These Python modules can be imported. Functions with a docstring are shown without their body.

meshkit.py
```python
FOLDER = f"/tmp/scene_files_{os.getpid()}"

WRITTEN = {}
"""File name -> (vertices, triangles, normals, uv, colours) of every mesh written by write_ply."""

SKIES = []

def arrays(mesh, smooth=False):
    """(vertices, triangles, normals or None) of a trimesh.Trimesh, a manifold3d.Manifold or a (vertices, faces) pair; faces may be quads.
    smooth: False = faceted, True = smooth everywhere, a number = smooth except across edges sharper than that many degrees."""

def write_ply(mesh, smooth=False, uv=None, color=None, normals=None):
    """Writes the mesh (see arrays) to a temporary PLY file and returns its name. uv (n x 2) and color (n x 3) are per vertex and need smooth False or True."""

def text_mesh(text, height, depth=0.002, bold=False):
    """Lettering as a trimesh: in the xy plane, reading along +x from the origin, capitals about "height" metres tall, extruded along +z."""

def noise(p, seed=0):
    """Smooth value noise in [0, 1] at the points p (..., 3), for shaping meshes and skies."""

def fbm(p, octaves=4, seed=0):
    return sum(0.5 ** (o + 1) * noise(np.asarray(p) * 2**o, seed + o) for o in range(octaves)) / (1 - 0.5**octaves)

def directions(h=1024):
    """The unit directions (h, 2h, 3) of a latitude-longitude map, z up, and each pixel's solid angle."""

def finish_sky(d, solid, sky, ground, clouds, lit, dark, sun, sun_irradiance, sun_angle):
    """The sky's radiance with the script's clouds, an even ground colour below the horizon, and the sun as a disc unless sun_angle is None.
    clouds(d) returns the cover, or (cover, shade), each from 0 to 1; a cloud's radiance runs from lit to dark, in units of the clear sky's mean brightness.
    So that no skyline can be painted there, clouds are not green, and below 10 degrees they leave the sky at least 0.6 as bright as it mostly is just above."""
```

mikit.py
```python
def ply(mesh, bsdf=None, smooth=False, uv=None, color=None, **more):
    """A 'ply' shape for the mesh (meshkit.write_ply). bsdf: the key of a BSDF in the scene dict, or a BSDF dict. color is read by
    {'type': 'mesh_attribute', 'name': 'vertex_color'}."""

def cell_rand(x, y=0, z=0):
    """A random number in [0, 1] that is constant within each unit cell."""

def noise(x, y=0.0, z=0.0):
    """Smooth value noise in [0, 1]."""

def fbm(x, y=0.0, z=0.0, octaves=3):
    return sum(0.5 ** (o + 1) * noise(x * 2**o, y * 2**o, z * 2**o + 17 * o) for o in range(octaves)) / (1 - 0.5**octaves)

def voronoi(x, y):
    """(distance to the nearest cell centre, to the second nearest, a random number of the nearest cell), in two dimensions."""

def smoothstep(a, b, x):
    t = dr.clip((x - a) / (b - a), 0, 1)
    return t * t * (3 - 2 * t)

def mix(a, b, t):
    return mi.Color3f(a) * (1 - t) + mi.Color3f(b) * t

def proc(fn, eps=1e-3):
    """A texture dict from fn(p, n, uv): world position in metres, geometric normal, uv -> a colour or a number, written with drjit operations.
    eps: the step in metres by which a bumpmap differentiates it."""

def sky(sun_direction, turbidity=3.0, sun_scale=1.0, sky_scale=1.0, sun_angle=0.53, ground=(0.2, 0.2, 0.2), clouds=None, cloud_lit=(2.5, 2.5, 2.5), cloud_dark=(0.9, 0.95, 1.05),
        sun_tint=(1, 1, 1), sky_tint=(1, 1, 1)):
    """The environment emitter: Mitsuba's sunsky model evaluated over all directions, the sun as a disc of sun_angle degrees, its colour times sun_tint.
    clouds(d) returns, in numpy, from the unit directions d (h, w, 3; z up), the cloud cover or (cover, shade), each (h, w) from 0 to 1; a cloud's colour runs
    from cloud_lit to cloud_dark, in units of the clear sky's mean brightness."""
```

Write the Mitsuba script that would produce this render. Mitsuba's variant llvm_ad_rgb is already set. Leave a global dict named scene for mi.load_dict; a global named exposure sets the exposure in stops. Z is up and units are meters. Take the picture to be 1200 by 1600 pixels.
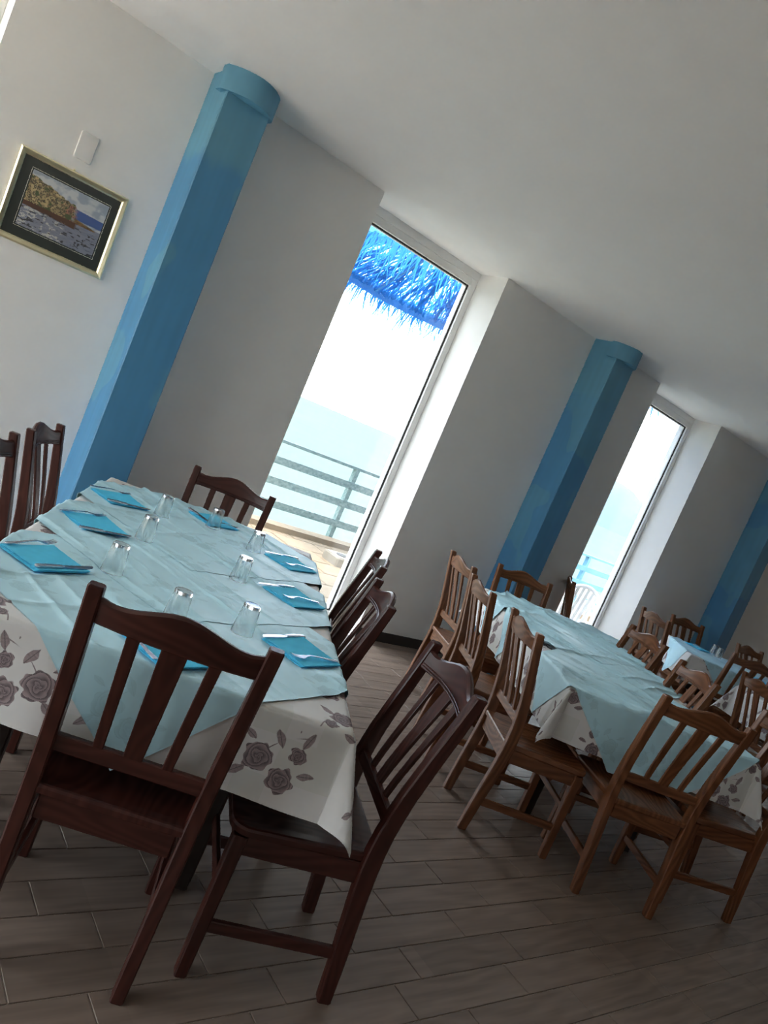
import math
import numpy as np
import trimesh
import shapely.geometry as sg
import manifold3d as m3
import drjit as dr
import mitsuba as mi
import mikit
import meshkit
from mikit import noise, fbm, voronoi, cell_rand, smoothstep, mix, proc

T = mi.ScalarTransform4f
rng = np.random.default_rng(7)

# ------------------------------------------------------------------ camera, sky, exposure
H_CAM, F_PX = 1.5, 1201.9
YAW, PITCH, ROLL = math.radians(39.162), math.radians(-5.488), math.radians(-23.208)
fwd = np.array([math.sin(YAW) * math.cos(PITCH), math.cos(YAW) * math.cos(PITCH), math.sin(PITCH)])
right = np.cross(fwd, [0, 0, 1.0]); right /= np.linalg.norm(right)
up = np.cross(right, fwd)
cam_up = math.cos(ROLL) * up + math.sin(ROLL) * right
ORIGIN = np.array([0, 0, H_CAM])
exposure = 0.0

scene = {}
labels = {}
scene['camera'] = {
    'type': 'perspective', 'fov': 2 * math.degrees(math.atan(600 / F_PX)), 'fov_axis': 'x',
    'to_world': T().look_at(origin=ORIGIN.tolist(), target=(ORIGIN + fwd).tolist(), up=cam_up.tolist()),
    'near_clip': 0.05, 'far_clip': 30000.0,
}


def haze_cover(d):
    # an even overcast: brightest overhead, about half as bright at the horizon
    shade = 1.0 - np.clip(d[..., 2], 0, 1) + 0.10 * (meshkit.fbm(d * np.array([2.0, 2.0, 5.0]), 3, seed=9) - 0.5)
    return np.ones(d.shape[:2]), np.clip(shade, 0, 1)


scene['sky'] = mikit.sky((-0.38, -0.30, 0.88), turbidity=5.0, sun_scale=0.13, sun_angle=9.0, sky_scale=1.0, ground=(0.45, 0.42, 0.36),
                         clouds=haze_cover, cloud_lit=(2.15, 2.32, 2.44), cloud_dark=(0.90, 1.03, 1.09))
exposure = 4.9


# ------------------------------------------------------------------ helpers
def put(key, mesh, bsdf, smooth=False, uv=None, **more):
    scene[key] = mikit.ply(mesh, bsdf, smooth=smooth, uv=uv, **more)
    return key


def lab(key, label=None, category=None, group=None, kind=None):
    d = {}
    if label: d['label'] = label
    if category: d['category'] = category
    if group: d['group'] = group
    if kind: d['kind'] = kind
    labels[key] = d
    return key


def num(base, i):
    return base if i == 0 else f'{base}_{i:03d}'


def cat_mesh(parts):
    return trimesh.util.concatenate(parts)


def box(x0, x1, y0, y1, z0, z1):
    b = trimesh.creation.box((x1 - x0, y1 - y0, z1 - z0))
    b.apply_translation(((x0 + x1) / 2, (y0 + y1) / 2, (z0 + z1) / 2))
    return b


def loft(rings, cap=True, closed=True):
    """rings: list of (n,3) arrays of equal n -> (mesh, uv) with flat-ish separate side faces (uv along / around)."""
    R = np.array(rings, float)
    k, n = R.shape[:2]
    v, f, uv = [], [], []
    along = np.concatenate([[0], np.cumsum(np.linalg.norm(np.diff(R.mean(1), axis=0), axis=1))])
    around = np.concatenate([[0], np.cumsum(np.linalg.norm(np.diff(np.vstack([R[0], R[0][:1]]), axis=0), axis=1))])
    for j in range(n if closed else n - 1):
        j2 = (j + 1) % n
        base = len(v)
        for i in range(k):
            v += [R[i, j], R[i, j2]]
            uv += [(along[i], around[j]), (along[i], around[j + 1])]
        for i in range(k - 1):
            a, b, c, d = base + 2 * i, base + 2 * i + 1, base + 2 * i + 3, base + 2 * i + 2
            f += [(a, b, c), (a, c, d)]
    if cap:
        for i, flip in ((0, True), (k - 1, False)):
            base = len(v)
            v += list(R[i]); uv += [(along[i] + 0.01 * q, 0.01 * q) for q in range(n)]
            for q in range(1, n - 1):
                f.append((base, base + q + 1, base + q) if flip else (base, base + q, base + q + 1))
    return trimesh.Trimesh(np.array(v), np.array(f), process=False), np.array(uv)


def rect_ring(c, ax, ay, w, h, ch=0.003):
    """Chamfered rectangle ring, ax/ay unit axes, sizes w, h."""
    a, b = w / 2, h / 2
    pts = [(a - ch, -b), (a, -b + ch), (a, b - ch), (a - ch, b), (-a + ch, b), (-a, b - ch), (-a, -b + ch), (-a + ch, -b)]
    return np.array([np.asarray(c) + p * np.asarray(ax) + q * np.asarray(ay) for p, q in pts])


def bar(p0, p1, w, h, upv=(0, 0, 1), ch=0.003):
    """Chamfered bar p0->p1; w across, h along up."""
    p0, p1 = np.array(p0, float), np.array(p1, float)
    d = (p1 - p0) / np.linalg.norm(p1 - p0)
    ax = np.cross(d, upv); ax /= np.linalg.norm(ax)
    ay = np.cross(ax, d)
    ax = -ax
    e = d * ch
    return loft([rect_ring(p0, ax, ay, w - 2 * ch, h - 2 * ch, ch * .5), rect_ring(p0 + e, ax, ay, w, h, ch),
                 rect_ring(p1 - e, ax, ay, w, h, ch), rect_ring(p1, ax, ay, w - 2 * ch, h - 2 * ch, ch * .5)])


def merge(list_of_mesh_uv):
    return cat_mesh([m for m, _ in list_of_mesh_uv]), np.vstack([u for _, u in list_of_mesh_uv])


def tube(points, radius, n=10):
    P = np.array(points, float)
    rad = np.broadcast_to(radius, len(P))
    rings = []
    for i in range(len(P)):
        d = P[min(i + 1, len(P) - 1)] - P[max(i - 1, 0)]
        d /= np.linalg.norm(d)
        a = np.cross(d, [0.13, 0.21, 0.97]); a /= np.linalg.norm(a)
        b = np.cross(d, a)
        t = np.linspace(0, 2 * np.pi, n, endpoint=False)
        rings.append(P[i] + rad[i] * (np.cos(t)[:, None] * a + np.sin(t)[:, None] * b))
    return loft(rings)[0]


def lathe(profile, n=40):
    """Closed lathe of (r, z) profile (a loop or an axis-to-axis line), smooth-friendly."""
    pr = np.array(profile, float)
    t = np.linspace(0, 2 * np.pi, n, endpoint=False)
    v = np.array([[r * np.cos(a), r * np.sin(a), z] for r, z in pr for a in t])
    f = []
    for i in range(len(pr) - 1):
        for j in range(n):
            a, b = i * n + j, i * n + (j + 1) % n
            c, d = a + n, b + n
            f += [(a, b, d), (a, d, c)]
    m = trimesh.Trimesh(v, f, process=True)
    m.update_faces(m.nondegenerate_faces())
    if m.is_watertight and m.volume < 0:
        m.invert()
    return m


# ------------------------------------------------------------------ materials
def principled(name, color, rough=0.5, bump=None, bump_scale=1.0, eps=1e-3, two=True, **kw):
    base = {'type': 'principled', 'base_color': color if isinstance(color, dict) else {'type': 'rgb', 'value': list(color)},
            'roughness': rough if isinstance(rough, dict) else float(rough), **kw}
    if bump is not None:
        base = {'type': 'bumpmap', 'arbitrary': proc(bump, eps), 'scale': float(bump_scale), 'nested': base}
        base = {'type': 'bumpmap', 'texture': proc(bump, eps), 'scale': float(bump_scale), 'bsdf': base['nested']}
    scene[name] = {'type': 'twosided', 'bsdf': base} if two else base
    return name


def plaster_col(base, amp):
    def fn(p, n, uv):
        a = fbm(p.x * 1.1 + 3.0, p.y * 1.1, p.z * 0.9, 4)
        b = fbm(p.x * 7.0, p.y * 7.0, p.z * 7.0, 3)
        return mi.Color3f(*base) * (1.0 - amp * 0.6 + amp * (0.9 * a + 0.3 * b))
    return fn


def plaster_bump(p, n, uv):
    return (0.006 * fbm(p.x * 3.1, p.y * 3.1, p.z * 2.3, 3) + 0.0007 * fbm(p.x * 60.0, p.y * 60.0, p.z * 60.0, 2))


def ceiling_bump(p, n, uv):
    u = p.x * 0.86 - p.y * 0.5
    w = p.x * 0.5 + p.y * 0.86
    near = smoothstep(2.4, 4.4, p.y)
    trowel = fbm(u * 2.2, w * 7.0, 1.7, 4)
    return 0.006 * fbm(p.x * 2.0, p.y * 2.0, 0.3, 3) + (0.003 + 0.020 * near) * trowel + 0.0006 * fbm(p.x * 60.0, p.y * 60.0, 0.0, 2)


principled('m_wall', proc(plaster_col((0.80, 0.795, 0.785), 0.10)), 0.75, plaster_bump)
principled('m_ceiling', proc(plaster_col((0.82, 0.81, 0.80), 0.07)), 0.8, ceiling_bump)


def blue_paint(p, n, uv):
    patch = fbm(p.x * 3.3 + 1.7, p.y * 3.3, p.z * 1.9 + 0.6, 3)
    touch = smoothstep(0.53, 0.56, patch)
    top = smoothstep(2.45, 2.52, p.z + 0.18 * fbm(p.x * 9.0, p.y * 9.0, p.z * 4.0, 3))
    streak = fbm(p.x * 30.0, p.y * 30.0, p.z * 2.0, 2)
    t = dr.maximum(touch * 0.75, top)
    c = mix((0.080, 0.265, 0.475), (0.120, 0.325, 0.475), t)
    return c * (0.92 + 0.16 * streak)


principled('m_blue', proc(blue_paint), 0.5, plaster_bump, 0.6)
principled('m_panel', (0.20, 0.155, 0.12), 0.6)
principled('m_base', (0.035, 0.03, 0.028), 0.35)


def wood_fn(dark, light):
    def fn(p, n, uv):
        g = fbm(uv.x * 3.0 + p.z * 0.7, uv.y * 70.0, p.x * 2.0, 3)
        ring = 0.5 + 0.5 * dr.sin(34.0 * (uv.y * 6.0 + 1.5 * fbm(uv.x * 2.5, uv.y * 10.0, p.y * 2.0, 2)))
        return mix(dark, light, dr.clip(0.65 * g + 0.35 * ring, 0, 1))
    return fn


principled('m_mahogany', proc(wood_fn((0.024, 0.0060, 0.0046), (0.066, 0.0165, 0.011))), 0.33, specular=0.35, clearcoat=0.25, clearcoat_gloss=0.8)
principled('m_walnut', proc(wood_fn((0.066, 0.023, 0.009), (0.225, 0.084, 0.034))), 0.36, specular=0.35, clearcoat=0.2, clearcoat_gloss=0.75)
principled('m_table', (0.022, 0.014, 0.012), 0.4)


def tile_fn(p, n, uv):
    row = dr.floor((p.y - 1.442) / 0.1304)
    r = cell_rand(row, dr.floor(p.x * 1.0), 5.0)
    g = fbm(p.x * 5.0 + row * 3.7, p.y * 85.0, 0.0, 4)
    knot = 0.5 + 0.5 * dr.sin(60.0 * (p.y * 1.2 + 0.35 * fbm(p.x * 2.2 + row * 1.3, p.y * 9.0, 2.0, 3)))
    blot = fbm(p.x * 2.0, p.y * 2.0, 4.0, 3)
    c = mix((0.148, 0.109, 0.088), (0.262, 0.202, 0.168), dr.clip(0.55 * g + 0.25 * knot + 0.25 * blot, 0, 1))
    return c * (0.9 + 0.2 * r)


def tile_bump(p, n, uv):
    return 0.0006 * fbm(p.x * 8.0, p.y * 110.0, 0.0, 3)


principled('m_tile', proc(tile_fn), 0.34, tile_bump, specular=0.5)
principled('m_grout', (0.42, 0.37, 0.33), 0.85)


# printed roses: clusters in a square cell of 0.52 m, in flat cloth coordinates
ROSES = [(0.11, 0.13, 0.052), (0.205, 0.075, 0.046), (0.235, 0.175, 0.030), (0.36, 0.40, 0.050), (0.44, 0.335, 0.040), (0.31, 0.335, 0.028)]
LEAVES = [(0.055, 0.065, 0.036, 0.7), (0.16, 0.215, 0.036, 2.1), (0.255, 0.235, 0.033, 1.2), (0.285, 0.115, 0.030, 0.2),
          (0.415, 0.455, 0.036, 1.0), (0.30, 0.44, 0.034, 2.3), (0.475, 0.385, 0.030, 0.4), (0.385, 0.29, 0.030, 2.8), (0.06, 0.20, 0.028, 2.6)]
STEMS = [(0.13, 0.17, 0.255, 0.245), (0.20, 0.09, 0.30, 0.125), (0.235, 0.175, 0.215, 0.26), (0.36, 0.44, 0.43, 0.47), (0.33, 0.36, 0.27, 0.30)]


def floral(u, v, quant=0.52):
    """(ink 0..1, shade 0..1) of the printed flowers."""
    cu, cv = dr.floor(u / quant), dr.floor(v / quant)
    x, y = u - cu * quant, v - cv * quant
    flip = cell_rand(cu, cv, 3.0) > 0.5
    x = dr.select(flip, quant - x, x)
    ink, tone = mi.Float(0), mi.Float(0)
    wob = 0.010 * (noise(u * 55.0, v * 55.0, 2.0) - 0.5)
    for sx, sy, ex, ey in STEMS:
        dx, dy = ex - sx, ey - sy
        t = dr.clip(((x - sx) * dx + (y - sy) * dy) / (dx * dx + dy * dy), 0, 1)
        bend = 0.010 * dr.sin(t * 3.1416)
        d = dr.sqrt(dr.square(x - sx - t * dx + bend) + dr.square(y - sy - t * dy - bend))
        s = 1 - smoothstep(0.0018, 0.0034, d)
        ink = dr.maximum(ink, s * 0.8); tone = dr.select(s > 0.3, 0.35, tone)
    for lx, ly, r, a in LEAVES:
        ca, sa = math.cos(a), math.sin(a)
        dx, dy = x - lx, y - ly
        q, w = dx * ca + dy * sa, -dx * sa + dy * ca
        d = dr.abs(w) - 0.42 * r * (1 - dr.square(q / r)) + wob * 0.7
        s = (1 - smoothstep(-0.002, 0.001, d)) * (dr.abs(q) < r)
        vein = smoothstep(0.0006, 0.0022, dr.abs(w)) * (0.45 + 0.55 * noise(q * 190.0, w * 60.0, 1.0))
        tone = dr.select(s > 0.3, 0.15 + 0.55 * vein, tone)
        ink = dr.maximum(ink, s * 0.92)
    for rx, ry, r in ROSES:
        dx, dy = x - rx, y - ry
        d = dr.sqrt(dx * dx + dy * dy + 1e-9)
        th = dr.atan2(dy, dx + 1e-9)
        edge = r * (1 + 0.075 * dr.sin(5 * th + 9.0 * rx) + 0.045 * dr.sin(9 * th + 3.0)) + wob
        s = 1 - smoothstep(-0.002, 0.001, d - edge)
        spiral = (d / r) * 3.4 + th / 6.2832 + 0.28 * dr.sin(3 * th + 7.0 * d / r)
        fr = spiral - dr.floor(spiral)
        petal = smoothstep(0.0, 0.75, fr) * (0.55 + 0.45 * noise(th * 3.0, d / r * 6.0, rx * 50.0))
        shade = 0.10 + 0.80 * petal * (0.55 + 0.45 * d / r)
        tone = dr.select(s > 0.3, shade, tone)
        ink = dr.maximum(ink, s * 0.95)
    return ink, tone


def tablecloth_fn(p, n, uv):
    ink, tone = floral(uv.x * 1.35, uv.y * 1.35)
    bx = cell_rand(dr.floor(uv.x / 0.085), dr.floor(uv.y / 0.11), 8.0)
    base = mix((0.635, 0.625, 0.62), (0.585, 0.585, 0.56), smoothstep(0.72, 0.74, bx) * 0.9)
    pr = mix((0.050, 0.030, 0.040), (0.37, 0.285, 0.295), tone)
    return mix(base, pr, ink)


def topper_fn(p, n, uv):
    ink, tone = floral(uv.x * 1.35, uv.y * 1.35)
    weave = 0.96 + 0.08 * fbm(uv.x * 14.0, uv.y * 14.0, 0.0, 3)
    base = mi.Color3f(0.455, 0.70, 0.79) * weave
    return mix(base, (0.27, 0.47, 0.53), ink * (1 - 0.65 * tone) * 0.5)


principled('m_cloth', proc(tablecloth_fn), 0.6, sheen=0.2)
principled('m_topper', proc(topper_fn), 0.5, sheen=0.3)


def napkin_fn(p, n, uv):
    return mi.Color3f(0.07, 0.51, 0.76) * (0.93 + 0.14 * fbm(p.x * 45.0, p.y * 45.0, p.z * 45.0, 3))


principled('m_napkin', proc(napkin_fn), 0.8)
scene['m_steel'] = {'type': 'twosided', 'bsdf': {'type': 'roughconductor', 'material': 'Cr', 'alpha': 0.12}}
scene['m_glass'] = {'type': 'roughdielectric', 'int_ior': 1.5, 'alpha': 0.015}
scene['m_pane'] = {'type': 'thindielectric', 'int_ior': 1.5}
principled('m_pvc', (0.80, 0.80, 0.79), 0.35)
principled('m_gasket', (0.015, 0.015, 0.016), 0.5)
principled('m_plate', (0.78, 0.76, 0.745), 0.4)
scene['m_gold'] = {'type': 'twosided', 'bsdf': {'type': 'principled', 'base_color': {'type': 'rgb', 'value': [0.86, 0.78, 0.52]}, 'metallic': 0.85, 'roughness': 0.25}}
principled('m_mat', (0.040, 0.048, 0.042), 0.7)
principled('m_line', (0.75, 0.73, 0.66), 0.6)
principled('m_white_plastic', (0.82, 0.84, 0.84), 0.4)
principled('m_bluewood', (0.09, 0.24, 0.36), 0.6)


def rail_fn(p, n, uv):
    g = fbm(p.x * 40.0, p.y * 40.0, p.z * 40.0, 2)
    return mix((0.10, 0.16, 0.16), (0.26, 0.34, 0.33), g)


principled('m_rail', proc(rail_fn), 0.7, specular=0.1)


def stone_fn(p, n, uv):
    a = fbm(p.x * 2.1, p.y * 2.1, p.z * 2.1, 4)
    b = fbm(p.x * 17.0, p.y * 17.0, p.z * 17.0, 3)
    return mix((0.155, 0.116, 0.074), (0.21, 0.168, 0.116), dr.clip(0.7 * a + 0.4 * b, 0, 1))


principled('m_stone', proc(stone_fn), 0.8)
principled('m_block', (0.20, 0.185, 0.155), 0.9)
principled('m_ground', (0.28, 0.235, 0.175), 0.9)


def print_fn(p, n, uv):
    x, y = uv.x, uv.y
    n1 = fbm(x * 9.0, y * 9.0, 1.0, 3)
    c = mix((0.40, 0.45, 0.52), (0.66, 0.68, 0.70), smoothstep(0.35, 0.65, n1))
    water = smoothstep(0.0, 0.02, 0.50 - 0.02 * x - y)
    c = mix(c, mix((0.22, 0.24, 0.31), (0.34, 0.35, 0.42), fbm(x * 10.0, y * 50.0, 2.0, 3)), water)
    bluesea = smoothstep(0.60, 0.66, x) * smoothstep(0.50, 0.53, y) * (1 - smoothstep(0.72, 0.74, y + 0.06 * x))
    c = mix(c, (0.085, 0.15, 0.38), bluesea)
    cape = smoothstep(0.60, 0.66, x) * (1 - smoothstep(0.90, 0.96, x)) * smoothstep(0.0, 0.02, y - 0.43) * (1 - smoothstep(0.0, 0.02, y - 0.53 + 0.22 * (x - 0.6)))
    c = mix(c, mix((0.10, 0.055, 0.035), (0.38, 0.24, 0.10), fbm(x * 30.0, y * 30.0, 6.0, 3)), cape)
    hill = 0.90 - 0.30 * x + 0.10 * (fbm(x * 12.0, 0.5, 5.0, 3) - 0.5)
    town = (1 - smoothstep(0.0, 0.02, y - hill)) * smoothstep(0.0, 0.02, y - 0.40) * (1 - smoothstep(0.60, 0.68, x + 0.10 * (n1 - 0.5)))
    house = cell_rand(dr.floor(x * 26.0 + 3.0 * y), dr.floor(y * 24.0), 2.0)
    pane = cell_rand(dr.floor(x * 78.0), dr.floor(y * 66.0), 4.0)
    tc = mix((0.24, 0.17, 0.09), (0.62, 0.50, 0.28), house)
    tc = mix(tc, (0.42, 0.17, 0.12), smoothstep(0.42, 0.56, x) * smoothstep(0.35, 0.6, house))
    tc = mix(tc, (0.07, 0.065, 0.05), smoothstep(0.66, 0.70, pane) * 0.85)
    tc = mix(tc, (0.10, 0.13, 0.06), smoothstep(0.60, 0.66, fbm(x * 16.0, y * 16.0, 8.0, 3)))
    c = mix(c, tc, town)
    bank = smoothstep(0.0, 0.02, y - (0.36 - 0.05 * x)) * (1 - smoothstep(0.0, 0.02, y - 0.44)) * (1 - smoothstep(0.66, 0.70, x))
    c = mix(c, (0.13, 0.065, 0.045), bank)
    boats = smoothstep(0.60, 0.66, fbm(x * 20.0, y * 34.0, 7.0, 3)) * (1 - smoothstep(0.34, 0.38, y)) * (1 - smoothstep(0.52, 0.60, x))
    c = mix(c, (0.60, 0.59, 0.57), boats)
    hull = smoothstep(0.63, 0.67, fbm(x * 17.0, y * 40.0, 11.0, 3)) * (1 - smoothstep(0.36, 0.40, y))
    return mix(c, (0.06, 0.055, 0.06), hull * 0.9)


principled('m_print', proc(print_fn), 0.5)
scene['m_thatch'] = {'type': 'principledthin', 'base_color': {'type': 'rgb', 'value': [0.04, 0.25, 0.60]}, 'roughness': 0.8, 'diff_trans': 1.0, 'spec_trans': 0.0}
principled('m_bluepaint', (0.035, 0.20, 0.50), 0.6)


def sea_fn(p, n, uv):
    return mix((0.092, 0.132, 0.128), (0.104, 0.144, 0.139), fbm(p.x * 0.05, p.y * 0.05, 0.0, 3))


scene['m_sea'] = {'type': 'twosided', 'bsdf': {'type': 'diffuse', 'reflectance': proc(sea_fn)}}
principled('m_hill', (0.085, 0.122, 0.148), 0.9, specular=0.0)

# ------------------------------------------------------------------ room shell
YW, ZC, YO = 4.2975, 2.858, 4.72          # window wall inner face, ceiling, outer face
X0, X1, YB = -2.7, 14.0, -8.0
WINS = [(-0.83, 0.378), (2.50, 3.708), (5.84, 7.02), (11.4, 12.6)]


def solid(b):
    return m3.Manifold(m3.Mesh(np.asarray(b.vertices, np.float32), np.asarray(b.faces, np.uint32)))


def cut(base, holes):
    s = solid(base)
    for h in holes:
        s = s - solid(h)
    m = s.to_mesh()
    return trimesh.Trimesh(m.vert_properties[:, :3], m.tri_verts, process=False)


put('wall_front', cut(box(X0 - .2, X1 + .2, YW, YO, -0.02, ZC + 0.2), [box(a, b, YW - 1, YO + 1, 0.0, ZC) for a, b in WINS]), 'm_wall')
put('wall_back', cut(box(X0 - .2, X1 + .2, YB - .25, YB, -0.02, ZC + .2), [box(a, b, YB - 1, YB + 1, 0.2, 2.4) for a, b in ((-1.9, -1.3), (-0.6, 0.0))]), 'm_panel')
put('wall_left', cut(box(X0 - .25, X0, YB - .25, YO, -0.02, ZC + .2), [box(X0 - 1, X0 + 1, 1.2, 4.1, 0.0, 2.55)]), 'm_wall')
put('wall_right', box(X1, X1 + .25, YB - .25, YO, -0.02, ZC + .2), 'm_wall')
put('ceiling', box(X0 - .25, X1 + .25, YB - .25, YO + 0.05, ZC, ZC + 0.25), 'm_ceiling')
put('floor', box(X0 - .25, X1 + .25, YB - .25, YO + 0.02, -0.16, -0.0035), 'm_grout')
lab('wall_front', 'white plastered window wall with tall narrow window openings', 'wall', kind='structure')
lab('wall_back', 'brown panelled wall opposite the window wall', 'wall', kind='structure')
lab('wall_left', 'white plastered end wall with a wide opening', 'wall', kind='structure')
lab('wall_right', 'white plastered far end wall', 'wall', kind='structure')
lab('ceiling', 'white unevenly plastered ceiling', 'ceiling', kind='structure')
lab('floor', 'floor of brown wood-look plank tiles with pale joints', 'floor', kind='structure')

# floor tiles: the ones that show largest as parts, the rest as one part
TL_, TW_, PITCH_X, PITCH_Y, Y_REF = 0.5075, 0.1276, 0.5105, 0.1304, 1.442
row_off = {-4: .057, -3: .495, -2: .2885, -1: .4075, 0: .226, 1: .484, 2: .3445, 3: .191}
Rm = np.array([math.cos(ROLL) * right - math.sin(ROLL) * up, -cam_up, fwd])


def project(p):
    c = (np.asarray(p, float) - ORIGIN) @ Rm.T
    return 600 + F_PX * c[..., 0] / c[..., 2], 800 + F_PX * c[..., 1] / c[..., 2], c[..., 2]


tile_mesh = loft([rect_ring((0, 0, -0.010), (1, 0, 0), (0, 1, 0), TL_, TW_, 0.001), rect_ring((0, 0, -0.0012), (1, 0, 0), (0, 1, 0), TL_, TW_, 0.001),
                  rect_ring((0, 0, 0), (1, 0, 0), (0, 1, 0), TL_ - .0024, TW_ - .0024, 0.001)])[0]
tile_ply = mikit.ply(tile_mesh, 'm_tile')
spots = []
for k in range(int((YB - Y_REF) / PITCH_Y), 22):
    off = row_off.get(k, float(rng.uniform(0, PITCH_X)))
    yc = Y_REF + PITCH_Y * (k + 0.5)
    for i in range(int(X0 / PITCH_X) - 1, int(X1 / PITCH_X) + 1):
        spots.append((off + PITCH_X * (i + 0.5), yc))
spots = np.array(spots)
spots = spots[(spots[:, 0] > X0 + .26) & (spots[:, 0] < X1 - .26) & (spots[:, 1] > YB + .07) & (spots[:, 1] < YW - .02)]
px, py, dz = project(np.c_[spots, np.zeros(len(spots))])
inside = (dz > 0.3) & (px > -90) & (px < 1290) & (py > 900) & (py < 1680)
order = np.argsort(np.where(inside, dz, 1e9))
single, rest = order[:min(300, inside.sum())], order[min(300, inside.sum()):]
single = sorted(single.tolist())
for i, s in enumerate(single):
    scene[num('floor__tile', i)] = {**tile_ply, 'to_world': T().translate([float(spots[s, 0]), float(spots[s, 1]), float(0.0006 * (rng.random() - 0.5))])}
field = []
for s in rest:
    m = tile_mesh.copy(); m.apply_translation((spots[s, 0], spots[s, 1], 0)); field.append(m)
put('floor__tile_field', cat_mesh(field), 'm_tile')
lab('floor__tile_field', kind='stuff')

# pilasters
for i, xa in enumerate((1.295, 4.812, 8.295)):
    key = num('pilaster', i)
    xb, yf = xa + 0.251, 4.013
    put(key + '__shaft', loft([rect_ring(((xa + xb) / 2, (yf + YW) / 2, z), (1, 0, 0), (0, 1, 0), xb - xa, YW - yf, 0.006) for z in np.linspace(-0.001, 2.8575, 12)])[0], 'm_blue')
    arc = [(xa - 0.03, 4.095), (xa - 0.03, 4.045)]
    for t in np.linspace(0, 1, 25):
        arc.append((xa - 0.03 + t * (xb - xa + 0.06), 4.045 - 0.115 * math.sin(math.pi * t) ** 0.8))
    arc += [(xb + 0.03, 4.045), (xb + 0.03, 4.095)]
    poly = sg.Polygon(arc).buffer(0)
    rings = []
    for z, o in ((2.735, -0.006), (2.741, 0.0), (2.858, 0.0)):
        q = poly.buffer(o, join_style=2)
        c = np.array(q.exterior.coords)[:-1]
        # resample so rings match
        ring = sg.LinearRing(q.exterior.coords)
        c = np.array([ring.interpolate(s, normalized=True).coords[0] for s in np.linspace(0, 1, 90, endpoint=False)])
        rings.append(np.c_[c, np.full(len(c), z)])
    cap = trimesh.creation.extrude_polygon(poly, 2.859 - 2.736, engine='earcut'); cap.apply_translation((0, 0, 2.736))
    put(key + '__capital', cap, 'm_blue', smooth=30)
    lab(key, ('blue painted pilaster with rounded capital left of the nearest window', 'blue painted pilaster with rounded capital between the two windows',
              'blue painted pilaster at the right edge past the second window')[i], 'pilaster', kind='structure')

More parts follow.
